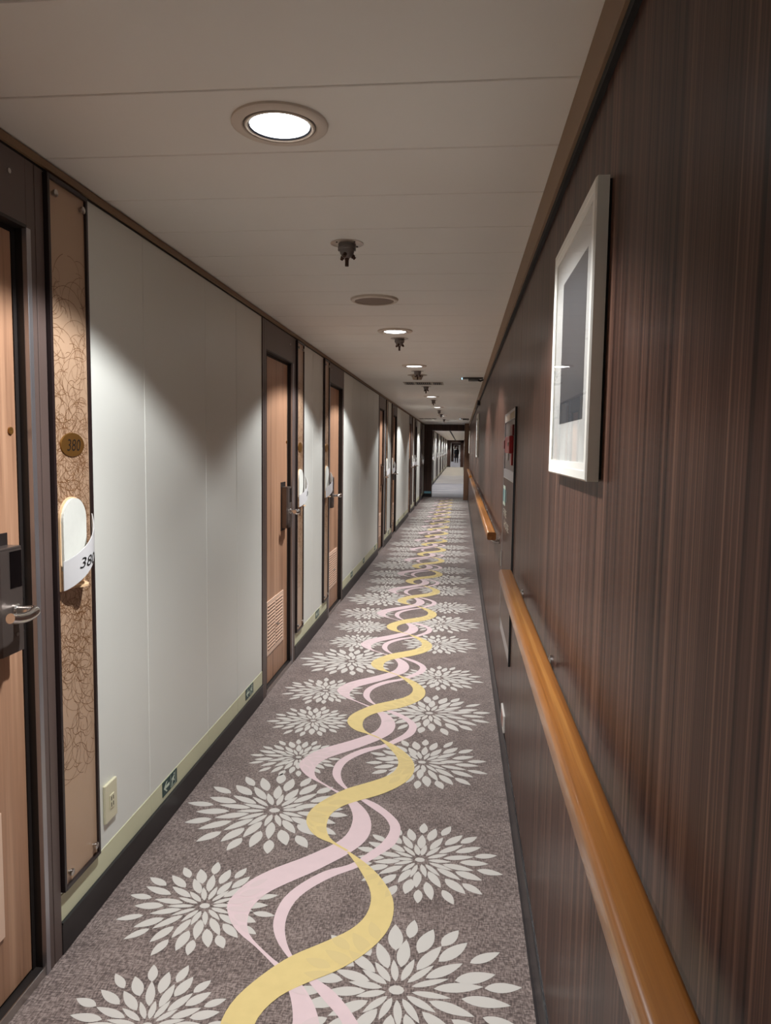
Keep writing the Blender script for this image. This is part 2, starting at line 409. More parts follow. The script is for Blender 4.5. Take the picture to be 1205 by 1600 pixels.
# ------------------------------------------------------------------ left wall layout
DW, PW = .775, .20          # door unit width, number panel width
DOORS = [('A', 1.019), ('A', 3.845), ('B', 5.790), ('A', 9.445), ('B', 11.37), ('A', 15.05), ('B', 16.97), ('A', 19.2)]
PANELS = [1.797, 4.640, 5.588, 10.30, 11.165, 15.87, 16.76, 20.01]
FAR = []
for k in range(6):
    FAR += [('B', 22.60+5.6*k), ('A', 26.27+5.6*k)]
allu = [(y, y+DW) for _, y in DOORS]+[(y, y+DW) for _, y in FAR if y < 57]
allu.sort()
SEAMS = [-2.6, -1.4, -.2, .4, 2.385, 2.979, 3.40, 5.2, 7.13, 7.70, 8.25, 8.85, 10.9, 12.8, 13.4, 14.0, 14.6, 16.4, 18.4, 18.9, 20.7]
def build_left_wall():
    segs = []; y = Y0
    for a, b in allu+[(YE, YE)]:
        segs.append((y, a)); y = b
    mb = MB(); mb.box(XL-.14, XL-.075, Y0, YE, 0, H+.01, 1)
    for a, b in segs:
        cuts = [a]+[s for s in SEAMS if a+.05 < s < b-.05]
        if a > 21: cuts += [a+(b-a)*q for q in (.33, .66)]
        cuts = sorted(cuts)+[b]
        for i in range(len(cuts)-1):
            p, q = cuts[i], cuts[i+1]; g = .0012; c = .002
            p2 = p+(g if i else 0); q2 = q-(g if i < len(cuts)-2 else 0)
            out = [(XL-.075, p2), (XL-c, p2), (XL, p2+c), (XL, q2-c), (XL-c, q2), (XL-.075, q2)]
            n = 6; vs = [(x, yy, 0) for x, yy in out]+[(x, yy, H+.01) for x, yy in out]
            mb.add(vs, [list(range(n)), list(range(n, 2*n))[::-1]]+[(k, (k+1) % n, n+(k+1) % n, n+k) for k in range(n)], 0)
    struct(mb.build('wall_left', ['wall_white', 'wall_core']), 'white panelled wall with cabin doors', 'wall')
    for a, b in segs:
        if b-a < .1 or b < .9 or a > 57: continue
        b = min(b, YP if a < YP else 58)
        m = MB(); m.box(XL, XL+.008, a, b, 0, .088, 0, .0015); m.box(XL, XL+.010, a, b, .088, .0935, 1)
        struct(m.build('baseboard_left', ['base_black', 'base_cove']))
        m = MB(); s = [a]+[q for q in SEAMS if a+.05 < q < b-.05]+[b]
        for i in range(len(s)-1): m.box(XL, XL+.0022, s[i]+.001, s[i+1]-.001, .0935, .168, 0, .0006)
        struct(m.build('trim_2', 'strip_green'))
build_left_wall()
m = MB(); m.box(XL, XL+.012, Y0, YP, 2.0885, H-.004, 0); m.box(XL, XL+.004, Y0, YP, 2.0835, 2.0885, 1); m.box(XL, XL+.006, Y0, YP, H-.004, H, 1)  # black strips: shade above and below the trim put into colour
struct(m.build('trim_3', ['trim_brown', 'black_and_gap_shade']), 'thin brown strip along the top of the white wall', 'trim')
m = MB(); m.box(XL, XL+.012, YP, 58, 2.0885, H-.002, 0)
struct(m.build('trim_3', ['trim_brown']))

# ------------------------------------------------------------------ right wall
def build_right_wall():
    mb = MB(); mb.box(XR+.03, XR+.1, Y0, YE, 0, H+.01, 1)
    cuts = [Y0, -1.1, .02, 2.97, 3.50, 4.72, 5.95, 7.2, 8.4, 9.6, 10.8, 12.0, 13.2, 14.4, 15.6, 16.8, 18.0, 19.2, 20.4, 40, YE]
    for i in range(len(cuts)-1):
        p, q = cuts[i]+.0008, cuts[i+1]-.0008; c = .0012
        out = [(XR+.03, p), (XR+c, p), (XR, p+c), (XR, q-c), (XR+c, q), (XR+.03, q)]
        n = 6; vs = [(x, yy, 0) for x, yy in out]+[(x, yy, H+.01) for x, yy in out]
        mb.add(vs, [list(range(n)), list(range(n, 2*n))[::-1]]+[(k, (k+1) % n, n+(k+1) % n, n+k) for k in range(n)], 0)
    struct(mb.build('wall_right', ['wood_dark', 'wall_core']), 'dark striped wood wall with picture and handrails', 'wall')
    m = MB()
    prof = [(XR, .092), (XR-.003, .092), (XR-.0055, .085), (XR-.006, .03), (XR-.0085, .012), (XR-.014, .0), (XR, 0)]
    n = len(prof); vs = [(x, Y0, z) for x, z in prof]+[(x, YE, z) for x, z in prof]
    m.add(vs, [list(range(n)), list(range(n, 2*n))]+[(k, (k+1) % n, n+(k+1) % n, n+k) for k in range(n)])
    struct(m.build('baseboard_right', 'base_cove'), 'dark rubber skirting along the wood wall', 'baseboard')
    m = MB(); m.box(.2115, XR, Y0, YP, 2.020, H, 0, .001); m.box(.219, XR, Y0, YP, 2.004, 2.020, 1)  # black strip: shade under the overhanging trim put into its colour
    struct(m.build('trim_4', ['trim_brown', 'black_and_gap_shade']), 'broad brown strip along the top of the dark wood wall', 'trim')
build_right_wall()
struct(MB().box(XL-.14, XR+.1, Y0-.06, Y0, 0, H+.06).build('wall_back', 'wall_white'))
struct(MB().box(XL-.14, XR+.1, YE, YE+.06, 0, H+.06).build('wall_far', 'end_white'))

o = MB().box(XL, -.36, YE-.05, YE, 0, 2.05, 0, .004).build('door_30', 'wood_portal'); struct(o, 'dark door at the very end of the passage behind the person', 'door')
# ------------------------------------------------------------------ portals
def portal(label, y, yr, xl, xr, zl, light=True):
    e = empty('portal', ((xl+xr)/2, y, 0)); struct(e, label, 'portal')
    def P(mb, n, mt):
        o = mb.build(n, mt, e); o.location = (-(xl+xr)/2, -y, 0); return o
    P(MB().box(XL, xl, y, y+.35, .088, zl, 0, .004), 'left_pillar', 'wood_portal')
    P(MB().box(XL, xl+.004, y-.004, y+.35, 0, .088), 'pillar_base', 'base_black')
    P(MB().box(xr, XR, yr, yr+.9, 0, H-.002, 0, .004), 'right_pillar', 'wood_portal_lit' if light else 'wood_portal')
    P(MB().box(XL, XR, y, y+.35, zl, H-.001, 0, .003), 'lintel', 'wood_portal')
    return e
portal('first dark wood portal framing the far passage', YP, 20.25, -.83, .097, 1.935)
portal('second dark wood portal behind the first one', 58, 58, -.80, -.02, 1.915, False)
portal('third dark portal, around the standing person', 84, 84, -.80, -.06, 1.90, False)
o = MB().box(0, .003, -.10, .10, .10, .165).build('exit_sign', 'sign_blue'); o.rotation_euler = (0, 0, -pi/2); o.location = (-.945, YP-.002, 0)
tag(o, 'pale blue low sign at the foot of the dark portal pillar', 'sign')

# ------------------------------------------------------------------ cabin doors (local x = out of the wall, y along it)
def make_door(mirror):
    e = empty('door_1')
    Y = (lambda y: DW-y) if mirror else (lambda y: y)
    J = .075; o0, o1, zt = J, DW-J, 1.922
    m = MB()
    for a, b in ((0, J), (o1, DW)):
        for p, q in ((a, (a+b)/2-.0012), ((a+b)/2+.0012, b)): m.box(-.05, .006, Y(p), Y(q), 0, 2.082, 0, .0015)
    m.box(-.05, .006, Y(J), Y(o1), zt, 2.082, 0, .0015)
    m.box(-.05, .004, Y(.001), Y(DW-.001), 2.06, 2.0825)
    m.build('frame', 'taupe', e)
    m = MB()
    m.box(-.055, -.0235, Y(o0), Y(o0+.016), .02, zt); m.box(-.055, -.0235, Y(o1-.016), Y(o1), .02, zt); m.box(-.055, -.0235, Y(o0), Y(o1), zt-.014, zt)
    m.box(-.05, .0066, Y(o0-.002), Y(o0+.004), .02, zt+.004); m.box(-.05, .0066, Y(o0), Y(o1), zt-.004, zt+.004)
    m.box(-.06, -.045, Y(o0), Y(o1), 0, zt); m.box(-.05, -.005, Y(o1-.003), Y(o1+.002), .02, zt)
    m.build('gasket', 'gasket', e)
    m = MB(); m.box(-.006, .0072, Y(o1-.002), Y(o1+.016), 0, zt-.002, 0, .001)
    m.build('strike_edge', 'steel_edge', e)
    m = MB(); m.box(-.046, -.025, Y(o0+.018), Y(o1-.018), .028, zt-.016, 0, .0015); m.build('leaf', 'wood_door', e)
    m = MB(); m.box(-.046, .001, Y(o0), Y(o1), 0, .022); m.box(-.001, .004, Y(o0), Y(o1), 0, .026, 1, .001)
    m.build('threshold', ['gasket', 'steel'], e)
    # lock body with card-reader window
    L0, L1 = .528, .628
    m = MB(); m.box(-.0255, -.0225, Y(L0-.012), Y(L1+.004), .885, 1.185, 0, .001)
    m.build('lock_plate', 'gasket', e)
    m = MB()
    a, b = Y(L0), Y(L1); s = 1 if b > a else -1
    outl = [(-.023, a), (.008, a), (.017, a+s*.014), (.017, b-s*.004), (.012, b), (-.023, b)]
    n = 6; vs = [(x, y, .902) for x, y in outl]+[(x, y, 1.150) for x, y in outl]
    m.add(vs, [list(range(n)), list(range(n, 2*n))]+[(k, (k+1) % n, n+(k+1) % n, n+k) for k in range(n)])
    m.box(-.023, .014, a+s*.004, b, 1.150, 1.156, 0, .002)
    lk = m.build('lock', 'lock_metal', e)
    m = MB(); m.box(.0165, .0180, Y(L1-.052), Y(L1-.006), 1.058, 1.146, 0, .0005); m.build('reader_window', 'lock_glass', lk)
    m = MB(); m.lathe([(0, .0172), (.0045, .0172), (.0045, .019), (0, .019)], (0, Y(L1-.03), .945), 'x', 14); m.build('keyhole', 'steel', lk)
    hy = L1-.032; hz = 1.004
    m = MB()
    m.lathe([(.016, .015), (.016, .021), (.0125, .024)], (0, Y(hy), hz), 'x', 24)
    sg = 1
    q = [(.02, Y(hy), hz), (.04, Y(hy), hz), (.058, Y(hy), hz+.001), (.068, Y(hy-sg*.006), hz), (.071, Y(hy-sg*.022), hz-.002), (.070, Y(hy-sg*.045), hz-.005), (.068, Y(hy-sg*.075), hz-.002), (.066, Y(hy-sg*.098), hz+.004)]
    m.tube([v[:] for v in smooth_line(q, 4)], [.0115]*8+[.0125]*10+[.012]*11, 14)
    m.build('handle', 'chrome', e)
    m = MB()
    for k, (zz, hh) in enumerate(((1.05, .05), (.985, .03), (.93, .03))): m.box(-.043, -.0232, Y(o1-.0165), Y(o1-.007), zz, zz+hh, 0, .001)
    m.build('latch', 'steel', e)
    # low ventilation grille with two columns of slats and a knob
    g0, g1, z0, z1 = .165, .570, .195, .512
    m = MB(); m.box(-.026, -.0195, Y(g0), Y(g1), z0, z1, 0, .0015)
    half = (g0+g1)/2
    for c0, c1 in ((g0+.03, half-.012), (half+.012, g1-.03)):
        for k in range(14):
            z = z0+.032+k*(z1-z0-.064)/13
            m.box(-.0202, -.0190, Y(c0), Y(c1), z-.0045, z+.0045, 1)
            m.box(-.0195, -.0165, Y(c0), Y(c1), z+.0025, z+.0075, 0, .0008)
    gr = m.build('grille', ['grille', 'grille_dark'], e)
    m = MB(); m.lathe([(.005, -.02), (.005, -.008), (.010, -.004), (.010, .001), (0, .003)], (0, Y(half), (z0+z1)/2-.01), 'x', 16); m.build('knob', 'steel', gr)
    m = MB(); m.lathe([(.009, -.026), (.009, -.021), (.0045, -.0205), (0, -.022)], (0, Y(DW/2+.27), 1.43), 'x', 16); m.build('peephole', 'brass', e)
    m = MB(); m.lathe([(.006, .003), (.006, .0075), (0, .008)], (0, Y(DW/2+.25), 2.03), 'x', 12); m.build('vent_screw', 'steel', e)
    return e
protoA, protoB = make_door(False), make_door(True)
DL = ['nearest wooden cabin door, cut by the left edge of the picture', 'second wooden cabin door, with slatted grille, before the paired white letter holders',
      'third wooden cabin door, its lock on the left, facing the second', 'fourth wooden cabin door, after the long blank white wall', 'fifth wooden cabin door, just past the fourth',
      'sixth cabin door, first of the pair nearest the dark portal', 'seventh cabin door, second of the pair nearest the dark portal', 'last cabin door right before the dark portal pillar']
used = {'A': False, 'B': False}
def place_door(kind, y, idx, label, far=False):
    p = protoA if kind == 'A' else protoB
    if not used[kind] : used[kind] = True; o = p; o.location = (XL, y, 0)
    else: o = copy_tree(p, (XL, y, 0), None, ('keyhole', 'vent_screw', 'latch', 'peephole', 'threshold', 'lock_plate') if far else ())
    o.name = 'door_%d' % idx; struct(o, label, 'door'); return o
for i, (k, y) in enumerate(DOORS): place_door(k, y, i+1, DL[i])
for i, (k, y) in enumerate(FAR):
    if y < 57: o = place_door(k, y, len(DOORS)+1+i, 'cabin door in the far passage beyond the first portal', True); o['group'] = 'cabin doors of the far passage'

# ------------------------------------------------------------------ number panels beside the doors
def make_panel():
    e = empty('number_panel'); z0, z1 = .179, 2.079; b = .011
    m = MB()
    m.box(0, .017, 0, b, z0, z1, 0, .0012); m.box(0, .017, PW-b, PW, z0, z1, 0, .0012); m.box(0, .017, b, PW-b, z0, z0+b); m.box(0, .017, b, PW-b, z1-b, z1)
    m.build('frame', 'black_frame', e)
    m = MB(); m.box(0, .010, b, PW-b, z0+b, z1-b)
    rr = random.Random(11); X = .0102       # thin overlapping arcs, dense in the middle, fading out to both ends
    for i in range(780):
        zc0 = rr.gauss(1.18, .33)
        if not .50 < zc0 < 1.86: continue
        yc0 = rr.uniform(-.04, PW+.04); r = rr.choice((.022, .03, .04, .05, .065, .09))*rr.uniform(.85, 1.2); a0 = rr.uniform(0, 2*pi); n = 14; da = rr.uniform(1.2, 4.2); hw = rr.uniform(.00045, .0008)
        for k in range(n):
            q = []
            for t in (k/n, (k+1)/n):
                an = a0+da*t; q.append((cos(an), sin(an)))
            ok = all(b+.001 < yc0+(r+hw)*c_ < PW-b-.001 and .45 < zc0+r*s_ < 1.90 for c_, s_ in q)
            if ok: m.add([(X, yc0+(r-hw)*q[0][0], zc0+(r-hw)*q[0][1]), (X, yc0+(r+hw)*q[0][0], zc0+(r+hw)*q[0][1]), (X, yc0+(r+hw)*q[1][0], zc0+(r+hw)*q[1][1]), (X, yc0+(r-hw)*q[1][0], zc0+(r-hw)*q[1][1])], [(0, 1, 2, 3)], 1)
    m.build('board', ['board', 'scribble'], e)
    for y in (.032, PW-.032):
        for z in (z0+.042, z1-.042):
            MB().lathe([(.0055, .009), (.0055, .016), (.0095, .0165), (.0095, .022), (.007, .0235), (0, .0235)], (0, y, z), 'x', 18).build('bolt', 'steel', e)
    m = MB(); n = 40
    prof = [(1, .010), (1, .0126), (.97, .0134)]
    vs = []; fs = []
    for sc, x in prof: vs += [(x, PW/2+.061*sc*cos(2*pi*i/n), 1.398+.0325*sc*sin(2*pi*i/n)) for i in range(n)]
    for k in range(2): fs += [(k*n+i, k*n+(i+1) % n, (k+1)*n+(i+1) % n, (k+1)*n+i) for i in range(n)]
    fs.append([2*n+i for i in range(n)]); m.add(vs, fs)
    m.build('number_plaque', 'brass', e)
    return e
panel0 = make_panel()
def put_number(pn, body):
    pl = [c for c in kids(pn) if c.name.startswith('number_plaque')][0]
    vs, fs = text_verts(body, .046, .18); w = max(v.x for v in vs); x0 = min(v.x for v in vs)
    k = 1.02
    MB().add([(.0137, PW/2+.004+(v.x-(w+x0)/2)*k, 1.3815+v.y*1.0) for v in vs], fs).build('numerals', 'ink', pl)
PLAB = ['tall scribble-patterned number panel with oval brass plaque 380, at far left', 'tall number panel right of the second door, brass plaque above a letter holder',
        'tall number panel left of the third door', 'narrow number panel right of the fourth door', 'narrow number panel left of the fifth door',
        'narrow number panel right of the sixth door', 'narrow number panel left of the seventh door', 'last narrow number panel before the dark portal pillar']
# ------------------------------------------------------------------ letter holders on the panels
def surf(t):
    x = .0145+.040*sin(pi*min(1, t*.92))**.9; y = -.002+.134*t
    zb = .003+.118*t**1.2; return x, y, zb
def make_holder():
    e = empty('letter_holder')
    def outline(y0, y1, z0, z1, rb):
        c = (y0+y1)/2; r = (y1-y0)/2
        o = [(y0, z0)]+[(y1-rb+rb*sin(a), z0+rb-rb*cos(a)) for a in [pi/2*i/6 for i in range(7)]]
        o += [(c+r*cos(a), z1-r+r*sin(a)) for a in [pi*i/18 for i in range(19)]]
        return o
    MB().prism(outline(0, .126, 0, .250, .03), 0, .006).build('back_board', 'ply', e)
    MB().prism(outline(.004, .123, .055, .246, .03), .006, .013).build('face_board', 'felt_white', e)
    m = MB(); n = 26; vs = []; th = .002
    for i in range(n+1):
        t = i/n; x, y, zb = surf(t); zt = zb+.078
        vs += [(x, y, zb), (x, y, zt), (x-th, y, zt), (x-th, y, zb)]
    fs = [(i*4+k, (i+1)*4+k, (i+1)*4+(k+1) % 4, i*4+(k+1) % 4) for i in range(n) for k in range(4)]+[(0, 1, 2, 3), (n*4+3, n*4+2, n*4+1, n*4)]
    m.add(vs, fs, 0, True); m.build('pocket', 'pocket', e)
    m = MB(); N = 16; o = [(.028+.105*i/N, .006+.034*sin(pi*i/N)) for i in range(N+1)]
    vs = [(x, y*.9, .004) for y, x in o]+[(x, y*.9, .010) for y, x in o]; k = N+1
    m.add(vs, [list(range(k)), list(range(k, 2*k))[::-1]]+[(i, (i+1) % k, k+(i+1) % k, k+i) for i in range(k)]); m.build('shelf', 'ply', e)
    return e
holder0 = make_holder()
def put_text(h, body, t0, size=.036):
    pk = [c for c in kids(h) if c.name.startswith('pocket')][0]
    vs, fs = text_verts(body, size, .25); out = []
    for v in vs:
        t = t0+v.x*.95/.134; x, y, zb = surf(min(t, .99)); out.append((x+.0012, y, surf(t0)[2]+.25*(zb-surf(t0)[2])+.036+v.y))
    MB().add(out, fs).build('numerals', 'ink_black', pk)
HLAB = ['white letter holder marked 380 on the panel at far left', 'white letter holder on the panel right of the second door', 'white letter holder left of the third door',
        'white letter holder right of the fourth door', 'white letter holder left of the fifth door', 'small white letter holder right of the sixth door',
        'small white letter holder left of the seventh door', 'small white letter holder last before the dark portal pillar']
pans = []; hold = []
for i, y in enumerate(PANELS):
    p = panel0 if i == 0 else copy_tree(panel0)
    p.location = (XL, y, 0); tag(p, PLAB[i], 'panel', 'number panels beside the cabin doors'); pans.append(p)
    h = holder0 if i == 0 else copy_tree(holder0)
    h.location = (XL+.0105, y+.020, 1.008); tag(h, HLAB[i], 'letter holder', 'letter holders on the number panels'); hold.append(h)
for k, y in FAR:
    py = y+DW+.01 if k == 'A' else y-PW-.01
    if py > 56: continue
    p = copy_tree(panel0, (XL, py, 0), None, ('bolt',)); tag(p, 'narrow number panel in the far passage beyond the first portal', 'panel', 'number panels of the far passage')
    h = copy_tree(holder0, (XL+.0105, py+.020, 1.008), None, ('shelf',)); tag(h, 'tiny white letter holder in the far passage beyond the first portal', 'letter holder', 'letter holders of the far passage')
put_number(pans[0], '380'); put_text(hold[0], '380', .22, .040); put_text(hold[1], '38', .35, .040)

# ------------------------------------------------------------------ running-man exit signs on the pale strip
def make_exit():
    e = empty('exit_sign'); w2, z0, z1 = .136, .108, .163
    MB().box(0, .0018, 0, w2, z0, z1, 0, .0003).build('plate', 'sign_green', e)
    cz = (z0+z1)/2; X = .0021
    arrow = [(.010, cz), (.034, cz+.019), (.043, cz+.019), (.026, cz+.0055), (.062, cz+.0055), (.062, cz-.0055), (.026, cz-.0055), (.043, cz-.019), (.034, cz-.019)]
    MB().prism(arrow, .0010, X).build('arrow', 'sign_white', e)
    m = MB()
    for poly in ([(.084, cz+.006), (.106, cz+.013), (.112, cz+.009), (.104, cz+.001), (.112, cz-.008), (.108, cz-.011), (.096, cz-.002), (.090, cz-.018), (.082, cz-.020), (.090, cz+.002), (.084, cz)],):
        m.prism(poly, .0010, X)
    m.prism([(.108+.0045*cos(a), cz+.0175+.0045*sin(a)) for a in [2*pi*i/12 for i in range(12)]], .0010, X)
    m.build('running_figure', 'sign_white', e)
    m = MB(); m.prism([(.074, z0+.004), (.1225, z0+.004), (.1225, z1-.004), (.120, z1-.004), (.120, z0+.006), (.076, z0+.006), (.076, z1-.004), (.074, z1-.004)], .001, X-.0002)
    m.build('doorway', 'sign_white', e)
    return e
ex0 = make_exit()
EX = [(2.482, 'green exit sign near the cream wall outlet'), (3.526, 'green exit sign just left of the second cabin door'), (5.330, 'green exit sign between the second and third cabin doors'),
      (7.10, 'green exit sign right after the third cabin door'), (8.02, 'green exit sign in the middle of the long blank wall'), (9.10, 'green exit sign just before the fourth cabin door'),
      (10.85, 'small green exit sign between the fourth and fifth doors'), (12.6, 'small green exit sign after the fifth door'), (13.9, 'small green exit sign before the sixth door')]
for i, (y, lb) in enumerate(EX):
    o = ex0 if i == 0 else copy_tree(ex0)
    o.location = (XL+.0022, y, .003); tag(o, lb, 'exit sign', 'low exit signs along the pale strip')

# ------------------------------------------------------------------ cream wall outlet
e = empty('wall_outlet', (XL, 2.044, 0)); tag(e, 'cream wall outlet plate low on the white wall', 'outlet')
MB().box(0, .010, 0, .076, .240, .362, 0, .003).build('cover_plate', 'outlet', e)
m = MB(); m.box(.0095, .0125, .024, .052, .278, .322, 0, .001); ins = m.build('socket', 'outlet', e)
m = MB(); m.box(.012, .0130, .030, .034, .284, .297); m.box(.012, .0130, .042, .046, .284, .297); m.box(.012, .0130, .030, .034, .304, .316); m.box(.012, .0130, .042, .046, .304, .316); m.box(.0093, .0099, .0225, .0535, .2765, .3235)
m.build('slots', 'outlet_slot', ins)

# ------------------------------------------------------------------ downlights
def make_downlight():
    e = empty('downlight')
    MB().lathe([(.080, 0), (.080, -.006), (.083, -.009), (.100, -.009), (.106, -.005), (.106, 0)], n=64).build('outer_ring', 'fixture', e)
    MB().lathe([(.0775, 0), (.0775, -.008), (.0795, -.008), (.0795, 0)], n=64).build('groove_shade', 'fixture_shadow', e)  # solid ring; the shade of the groove is put into its colour
    MB().lathe([(.069, 0), (.069, -.0075), (.0735, -.010), (.077, -.009), (.077, 0)], n=64).build('inner_ring', 'fixture', e)
    MB().lathe([(.0655, 0), (.0655, -.006), (.069, -.0085), (.069, 0)], n=64).build('lamp_rim', 'lamp_rim', e)
    MB().lathe([(0, -.005), (.0655, -.005), (.0655, 0), (0, 0)], n=64).build('lamp', 'lamp', e)
    return e
dl0 = make_downlight()
ld = bpy.data.lights.new('downlight_beam', 'SPOT'); ld.energy = LAMP_W; ld.color = LAMP_COL; ld.spot_size = LAMP_CONE; ld.spot_blend = LAMP_BLEND; ld.shadow_soft_size = .022
lc = bpy.data.lights.new('downlight_core', 'SPOT'); lc.energy = CORE_W; lc.color = LAMP_COL; lc.spot_size = radians(104); lc.spot_blend = 1.0; lc.shadow_soft_size = .03
lf = bpy.data.lights.new('downlight_beam', 'SPOT'); lf.energy = LAMP_W*1.7; lf.color = LAMP_COL; lf.spot_size = LAMP_CONE; lf.spot_blend = LAMP_BLEND; lf.shadow_soft_size = .03
def beam(e):
    if e.location.y < 20 or e.location.y > 60:
        l = bpy.data.objects.new('downlight_core', lc); COL.objects.link(l); l.parent = e; l.location = (0, 0, -.042)
    l = bpy.data.objects.new('downlight_beam', lf if e.location.y > 20 else ld); COL.objects.link(l); l.parent = e; l.location = (0, 0, -.042)
LL = {1.648: 'nearest round ceiling downlight, large and bright', 4.497: 'second round ceiling downlight from the front', 6.36: 'third round ceiling downlight, before the smoke detector',
      10.05: 'fourth round ceiling downlight, past the slotted vent', 12.55: 'fifth round ceiling downlight', 15.7: 'sixth round ceiling downlight', 18.4: 'last round ceiling downlight before the first portal', -3.2: 'unseen round ceiling downlight added behind the viewer to light the near passage'}
first = True
for y in LIGHTS+LIGHTS_FAR:
    o = dl0 if first else copy_tree(dl0, None, None, ('groove_shade', 'inner_ring', 'lamp_rim') if y > 20 else ())
    first = False
    o.location = (-.414, y, H)
    if y in LL: tag(o, LL[y], 'ceiling light', 'round ceiling downlights')
    else: tag(o, 'small round downlight in the far ceiling past the first portal', 'ceiling light', 'downlights of the far passage'); o.location.x = -.62
for o in [o for o in bpy.data.objects if o.name.split('.')[0] == 'downlight']: beam(o)

# ------------------------------------------------------------------ mist sprinkler heads
def make_head():
    e = empty('sprinkler_head')
    MB().lathe([(0, 0), (.058, 0), (.058, -.0015), (.056, -.0025), (0, -.0025)], n=44).build('flange', 'flange', e)
    b = MB().lathe([(.031, -.002), (.031, -.012), (.028, -.013), (.028, -.020), (.0255, -.022), (.0255, -.027), (.024, -.034), (.018, -.044), (.010, -.050), (0, -.052)], n=32)
    b.build('body', 'gunmetal', e)
    for a in (.35, 2.45, 4.5):
        d = Vector((cos(a)*.72, sin(a)*.72, -.70)); p = Vector((cos(a)*.014, sin(a)*.014, -.036))
        MB().tube([p, p+d*.014, p+d*.0145, p+d*.021], [.0075, .0075, .0055, .0055], 14).build('nozzle', 'nozzle', e)
    MB().tube([(0, 0, -.048), (0, 0, -.056), (0, 0, -.057), (0, 0, -.078)], [.0078, .0078, .0066, .0066], 14).build('release_bulb', 'nozzle', e)
    for sx in (-1, 1): MB().box(sx*.027-.004, sx*.027+.004, -.006, .006, -.026, -.010, 0, .001).build('lug', 'gunmetal', e)
    for a in (pi/4, 3*pi/4, 5*pi/4, 7*pi/4): MB().lathe([(.003, -.002), (.003, -.005), (0, -.0055)], (.044*cos(a), .044*sin(a), 0), 'z', 10).build('screw', 'nozzle', e)
    return e
sp0 = make_head()
SP = [(2.598, 'nearest mist sprinkler head, grey with prongs, before the round speaker'), (4.807, 'mist sprinkler head just past the second downlight'), (6.80, 'mist sprinkler head between the third downlight and the smoke detector'),
      (8.47, 'mist sprinkler head just past the slotted vent'), (10.76, 'mist sprinkler head just past the fourth downlight'), (13.58, 'mist sprinkler head after the fifth downlight'),
      (15.05, 'tiny mist sprinkler head before the sixth downlight'), (17.6, 'tiny mist sprinkler head before the last downlight')]
for i, (y, lb) in enumerate(SP):
    o = sp0 if i == 0 else copy_tree(sp0, None, None, ('screw', 'lug') if i > 2 else ())
    o.location = (-.412, y, H); tag(o, lb, 'sprinkler', 'sprinkler heads on the ceiling')

# speaker, detector, vents, spotlights
e = empty('ceiling_speaker', (-.428, 3.553, H)); tag(e, 'flat round brown ceiling speaker before the second downlight', 'speaker')
MB().lathe([(.094, 0), (.094, -.010), (.098, -.013), (.110, -.010), (.115, -.003), (.115, 0)], n=64).build('rim', 'fixture', e)
MB().lathe([(0, -.008), (.094, -.008), (.094, 0), (0, 0)], n=64).build('grille', 'speaker_mesh', e)
e = empty('smoke_detector', (-.435, 7.16, H)); tag(e, 'pale smoke detector cup on the ceiling before the slotted vent', 'smoke detector')
MB().lathe([(0, 0), (.095, 0), (.095, -.003), (.06, -.004)], n=40).build('base_plate', 'detector', e)
MB().lathe([(.055, -.003), (.055, -.020), (.047, -.024), (.047, -.034), (.040, -.046), (0, -.048)], n=40).build('sensor_cup', 'detector', e)
def vent(name, x0, x1, y0, y1, lb, n):
    e = empty(name, ((x0+x1)/2, (y0+y1)/2, H)); tag(e, lb, 'vent'); a, b = (x1-x0)/2, (y1-y0)/2
    m = MB()
    for s in (-1, 1): m.box(s*a, s*(a-.022), -b, b, -.003, 0, 0, .001); m.box(-a+.022, a-.022, s*b, s*(b-.016), -.003, 0)
    m.build('frame', 'detector', e)
    MB().box(-a+.02, a-.02, -b+.014, b-.014, -.0022, -.0005).build('duct', 'vent_dark', e)
    m = MB()
    for i in range(n):
        x = -a+.022+(2*a-.044)*(i+.5)/n; m.box(x-.0024, x+.0024, -b+.016, b-.016, -.0029, -.0016)
    for q in (.28, .72): m.box(-a+2*a*q-.012, -a+2*a*q+.012, -b+.016, b-.016, -.0029, -.0018)
    m.build('slats', 'detector', e)
vent('ceiling_vent', -.635, -.205, 7.89, 8.22, 'slotted ceiling vent after the smoke detector', 18)
vent('ceiling_vent', -1.0, -.58, 17.2, 17.6, 'thin slotted ceiling vent near the first portal, at left', 12)
def unit(y, x, lb):
    e = empty('ceiling_spotlight', (x, y, H)); tag(e, lb, 'spotlight')
    MB().box(-.10, .10, -.05, .05, -.010, 0, 0, .003).build('base', 'unit_dark', e)
    m = MB(); m.box(-.045, .05, -.04, .04, -.034, -.010, 0, .006); m.build('housing', 'unit_grey', e)
    m = MB(); m.tube([(.05, 0, -.022), (.075, 0, -.03), (.105, 0, -.018)], [.012, .010, .006], 10); m.build('arm', 'unit_dark', e)
    MB().lathe([(0, -.005), (.006, -.004), (.008, 0), (.006, .004), (0, .005)], (-.108, 0, -.010), 'x', 14).build('lens', 'led', e)
unit(7.42, .105, 'dark ceiling spotlight with small bluish lens near the wood wall')
unit(17.15, .075, 'tiny dark ceiling spotlight near the first portal at right')

